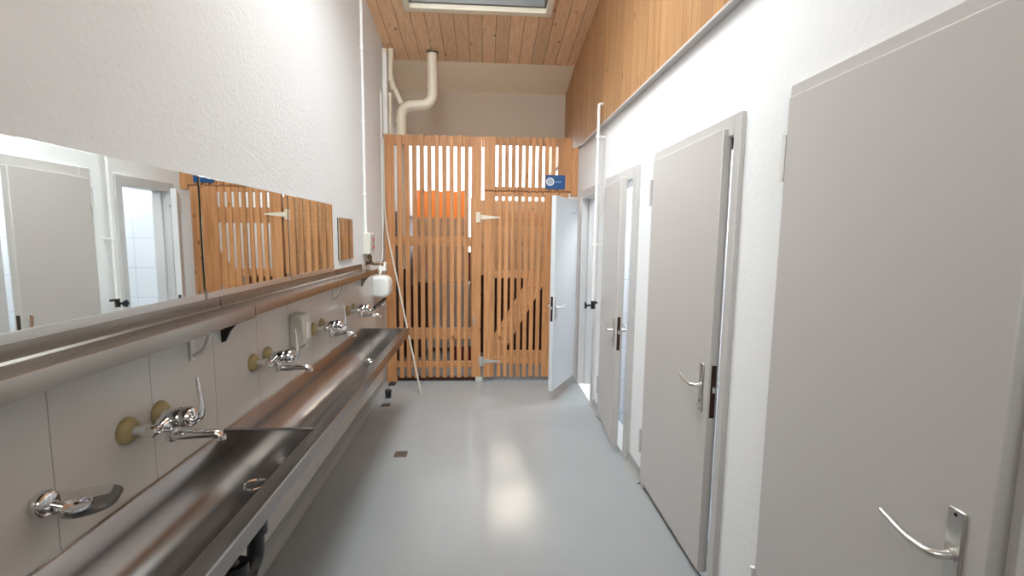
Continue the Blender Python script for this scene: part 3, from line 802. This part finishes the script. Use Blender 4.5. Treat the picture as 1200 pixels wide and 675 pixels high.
m = MB(); m.tube(fillet([(-.972, 5.12, zc(5.12)-.003), (-.985, 5.12, 3.17), (-.875, 5.145, 2.93)], .06, 8), .028, 20); m.build('vent_branch', M['pipe'], wp)
m = MB(); m.tube([(-.983, 5.12, 3.20), (-.984, 5.12, 3.145)], .033, 18); m.build('collar', M['pipe'], wp)
m = MB(); m.tube([(-.962, 5.1225, 3.11), (-.942, 5.125, 3.06)], .033, 18); m.build('collar', M['pipe'], wp)
for nm, x, y, r, z1, lab_ in (('riser_pipe', -.972, 5.045, .014, 3.0, 'thin cream riser pipe behind the thick waste pipe'), ('corner_duct', -1.015, 5.02, .020, 3.42, 'slim white duct in the wall corner beside the waste pipe'), ('corner_conduit', -1.027, 4.88, .009, 2.98, 'short white conduit end on the plaster above the slat screen')):
    t = root(nm, (x, y, 1.6), lab_, 'pipe')
    m = MB()
    if nm == 'corner_duct': m.box(x-.022, x+.02, y-.02, y+.02, 1.6, z1)
    else: m.tube([(x, y, 1.6), (x, y, z1)], r, 14)
    m.build('tube', M['pipe'] if nm == 'riser_pipe' else M['white_pipe'], t, bevel=.003 if nm == 'corner_duct' else 0)
    m = MB(); m.lathe((x, y, z1-.03), (0, 0, 1), [(0, 0), (0, r*1.35), (.035, r*1.35), (.04, r*.8), (.04, 0)], 14); m.build('end_cap', M['pipe'] if nm != 'corner_conduit' else M['grey_plastic'], t)

# pole leaning at the corner
pl = root('window_pole', (-.616, 4.528, 0), 'thin pale window pole leaning in the corner by the slat screen', 'pole')
m = MB(); m.tube(fillet([(-1.01, 4.875, 2.52), (-1.012, 4.875, 1.86), (-.99, 4.85, 1.62), (-.618, 4.53, .03)], .25, 8), .0085, 12); m.build('rod', M['pole'], pl)
m = MB(); m.tube([(-.625, 4.536, .06), (-.616, 4.528, .002)], .0115, 12); m.build('ferrule', M['grey_plastic'], pl)

# floor items
def floor_drain(x, y, s, label):
    r = root('floor_drain', (x, y, 0), label, 'drain', 'floor drains')
    m = MB(); m.box(x-s, x+s, y-s, y+s, .0006, .004); p_ = m.build('drain_plate', M['drain_plate'], r, bevel=.001)
    m = MB()
    for k in range(4):
        xx = x-s*.6+k*s*.4; m.box(xx-.004, xx+.004, y-s*.65, y+s*.65, .004, .0046)
    m.build('slots', M['drain_dark'], r)
    return r
floor_drain(-.585, 3.238, .046, 'square brown floor drain out in the open floor')
floor_drain(-.895, 4.228, .042, 'square floor drain in front of the black cap')
bc = root('pipe_stub', (-.914, 4.44, 0), 'black capped pipe stub standing on the floor by the corner', 'pipe stub')
m = MB(); m.lathe((-.914, 4.44, 0), (0, 0, 1), [(.0005, 0), (.0005, .028), (.055, .028), (.055, 0)], 24); m.build('stub', M['black'], bc)
m = MB(); m.lathe((-.914, 4.44, .052), (0, 0, 1), [(0, .0), (0, .031), (.020, .031), (.025, .027), (.025, 0)], 24); m.build('cap', M['black'], bc)
m = MB(); m.box(-.985, -.92, 4.80, 4.88, .001, .02); m.lathe((-.96, 4.83, .02), (0, 0, 1), [(0, 0), (0, .02), (.012, .018), (.012, 0)], 16)
tag(m.build('floor_bolt', M['drain_dark'], bevel=.003), 'dark fixing at the foot of the slat screen corner', 'fixing')

# water pipe on the right wall
pr_ = root('water_pipe', (XR, 4.0, .96), 'white water pipe with a dark handwheel between the two far doors', 'pipe')
px, py = XR-.068, 4.0
m = MB(); m.tube(fillet([(px, py, .965), (px, py, 2.665), (XR-.036, py, 2.665)], .03, 6), .0125, 14)
m.build('tube', M['white_pipe'], pr_)
for z in (1.5, 2.40):
    m = MB(); m.lathe((px, py, z-.012), (0, 0, 1), [(0, .0125), (0, .019), (.024, .019), (.024, .0125)], 14); m.box(px, XR-.0005, py-.006, py+.006, z-.006, z+.006); m.build('wall_mount', M['white_pipe'], pr_)
m = MB(); m.tube([(px, py, 1.01), (px, py, .94)], .019, 16); m.tube([(px, py, .97), (px-.055, py, .97)], .009, 12)
m.tube([(px, py, 1.0), (px+.02, py-.05, 1.0)], .01, 10)
vb = m.build('valve_body', M['dark_metal'], pr_)
m = MB()
for k in range(5):
    a = 2*PI*k/5; m.lathe((px-.058, py+.019*math.cos(a), .97+.019*math.sin(a)), (-1, 0, 0), [(0, 0), (0, .012), (.014, .012), (.014, 0)], 14)
m.lathe((px-.056, py, .97), (-1, 0, 0), [(0, 0), (0, .022), (.016, .020), (.018, 0)], 18)
m.build('handwheel', M['blue_valve'], pr_)

# ------------------------------------------------------------------ light
wd = bpy.data.worlds.new('World'); scn.world = wd; wd.use_nodes = True
nt = wd.node_tree; bg = nt.nodes['Background']
tcw = nd(nt, 'ShaderNodeTexCoord'); dt = nd(nt, 'ShaderNodeVectorMath', operation='DOT_PRODUCT')
dt.inputs[1].default_value = Vector((.052, .862, .500)).normalized()
nt.links.new(tcw.outputs['Generated'], dt.inputs[0])
gw = nd(nt, 'ShaderNodeMapRange', interpolation_type='SMOOTHSTEP')        # hazy bright patch of cloud where the sun stands
gw.inputs[1].default_value = math.cos(math.radians(3.6)); gw.inputs[2].default_value = math.cos(math.radians(1.2))
gw.inputs[3].default_value = 0; gw.inputs[4].default_value = 1
nt.links.new(dt.outputs['Value'], gw.inputs[0])
nt.links.new(mix_col(nt, gw.outputs[0], (.90, .96, 1.0, 1), (8.0, 7.0, 5.7, 1)), bg.inputs[0])
bg.inputs[1].default_value = 4.0

def area(name, loc, size, energy, rot, col=(1, 1, 1)):
    L = bpy.data.lights.new(name, 'AREA'); L.shape = 'RECTANGLE'; L.size, L.size_y = size; L.energy = energy; L.color = col
    o = bpy.data.objects.new(name, L); COL.objects.link(o); o.location = loc; o.rotation_euler = rot
    return o
# daylight of the roof window, and fill light at the added end window
yc = (SY0+SY1)/2
area('fill_light', (0, -1.80, (BZ0+BZ1)/2), (BX1-BX0, BZ1-BZ0), 45, (PI/2, 0, 0), (1.0, .985, .96))
sk = area('skylight_daylight', (-.42, yc-.65, zc(yc-.65)+.85), (1.5, SY1-SY0+.3), 415, (0, 0, 0), (.92, .965, 1.0))
sk.rotation_euler = Vector((-.42, -.85, .75)).to_track_quat('Z', 'Y').to_euler()
for y in (2.35, 3.55, 4.6):
    area('cubicle_fill', (1.7, y, 2.55), (.5, .4), 22, (0, 0, 0), (.93, .97, 1.0))  # unseen lights added in place of the cubicles' daylight

# ------------------------------------------------------------------ camera
cam = bpy.data.cameras.new('camera'); co = bpy.data.objects.new('camera', cam); COL.objects.link(co)
cam.sensor_width = 36; cam.lens = 548.5/1200*36; cam.clip_start = .02
p, y, r = math.radians(6.15), math.radians(3.46), math.radians(-.73)
fwd = Vector((math.sin(y)*math.cos(p), math.cos(y)*math.cos(p), -math.sin(p))); right = Vector((math.cos(y), -math.sin(y), 0)); down = fwd.cross(right)
r2 = right*math.cos(r)+down*math.sin(r); d2 = -right*math.sin(r)+down*math.cos(r)
mw = Matrix.Identity(4)
for i in range(3): mw[i][0], mw[i][1], mw[i][2] = r2[i], -d2[i], -fwd[i]
mw.translation = Vector((0, 0, 1.55)); co.matrix_world = mw
scn.camera = co

scn.view_settings.view_transform = 'Standard'; scn.view_settings.look = 'None'
scn.view_settings.gamma = 1; scn.view_settings.use_curve_mapping = False
scn.view_settings.exposure = 0.13
scn.cycles.max_bounces = 10; scn.cycles.diffuse_bounces = 6; scn.cycles.glossy_bounces = 5; scn.cycles.transparent_max_bounces = 12
scn.cycles.use_denoising = True
scn.cycles.sample_clamp_indirect = 6
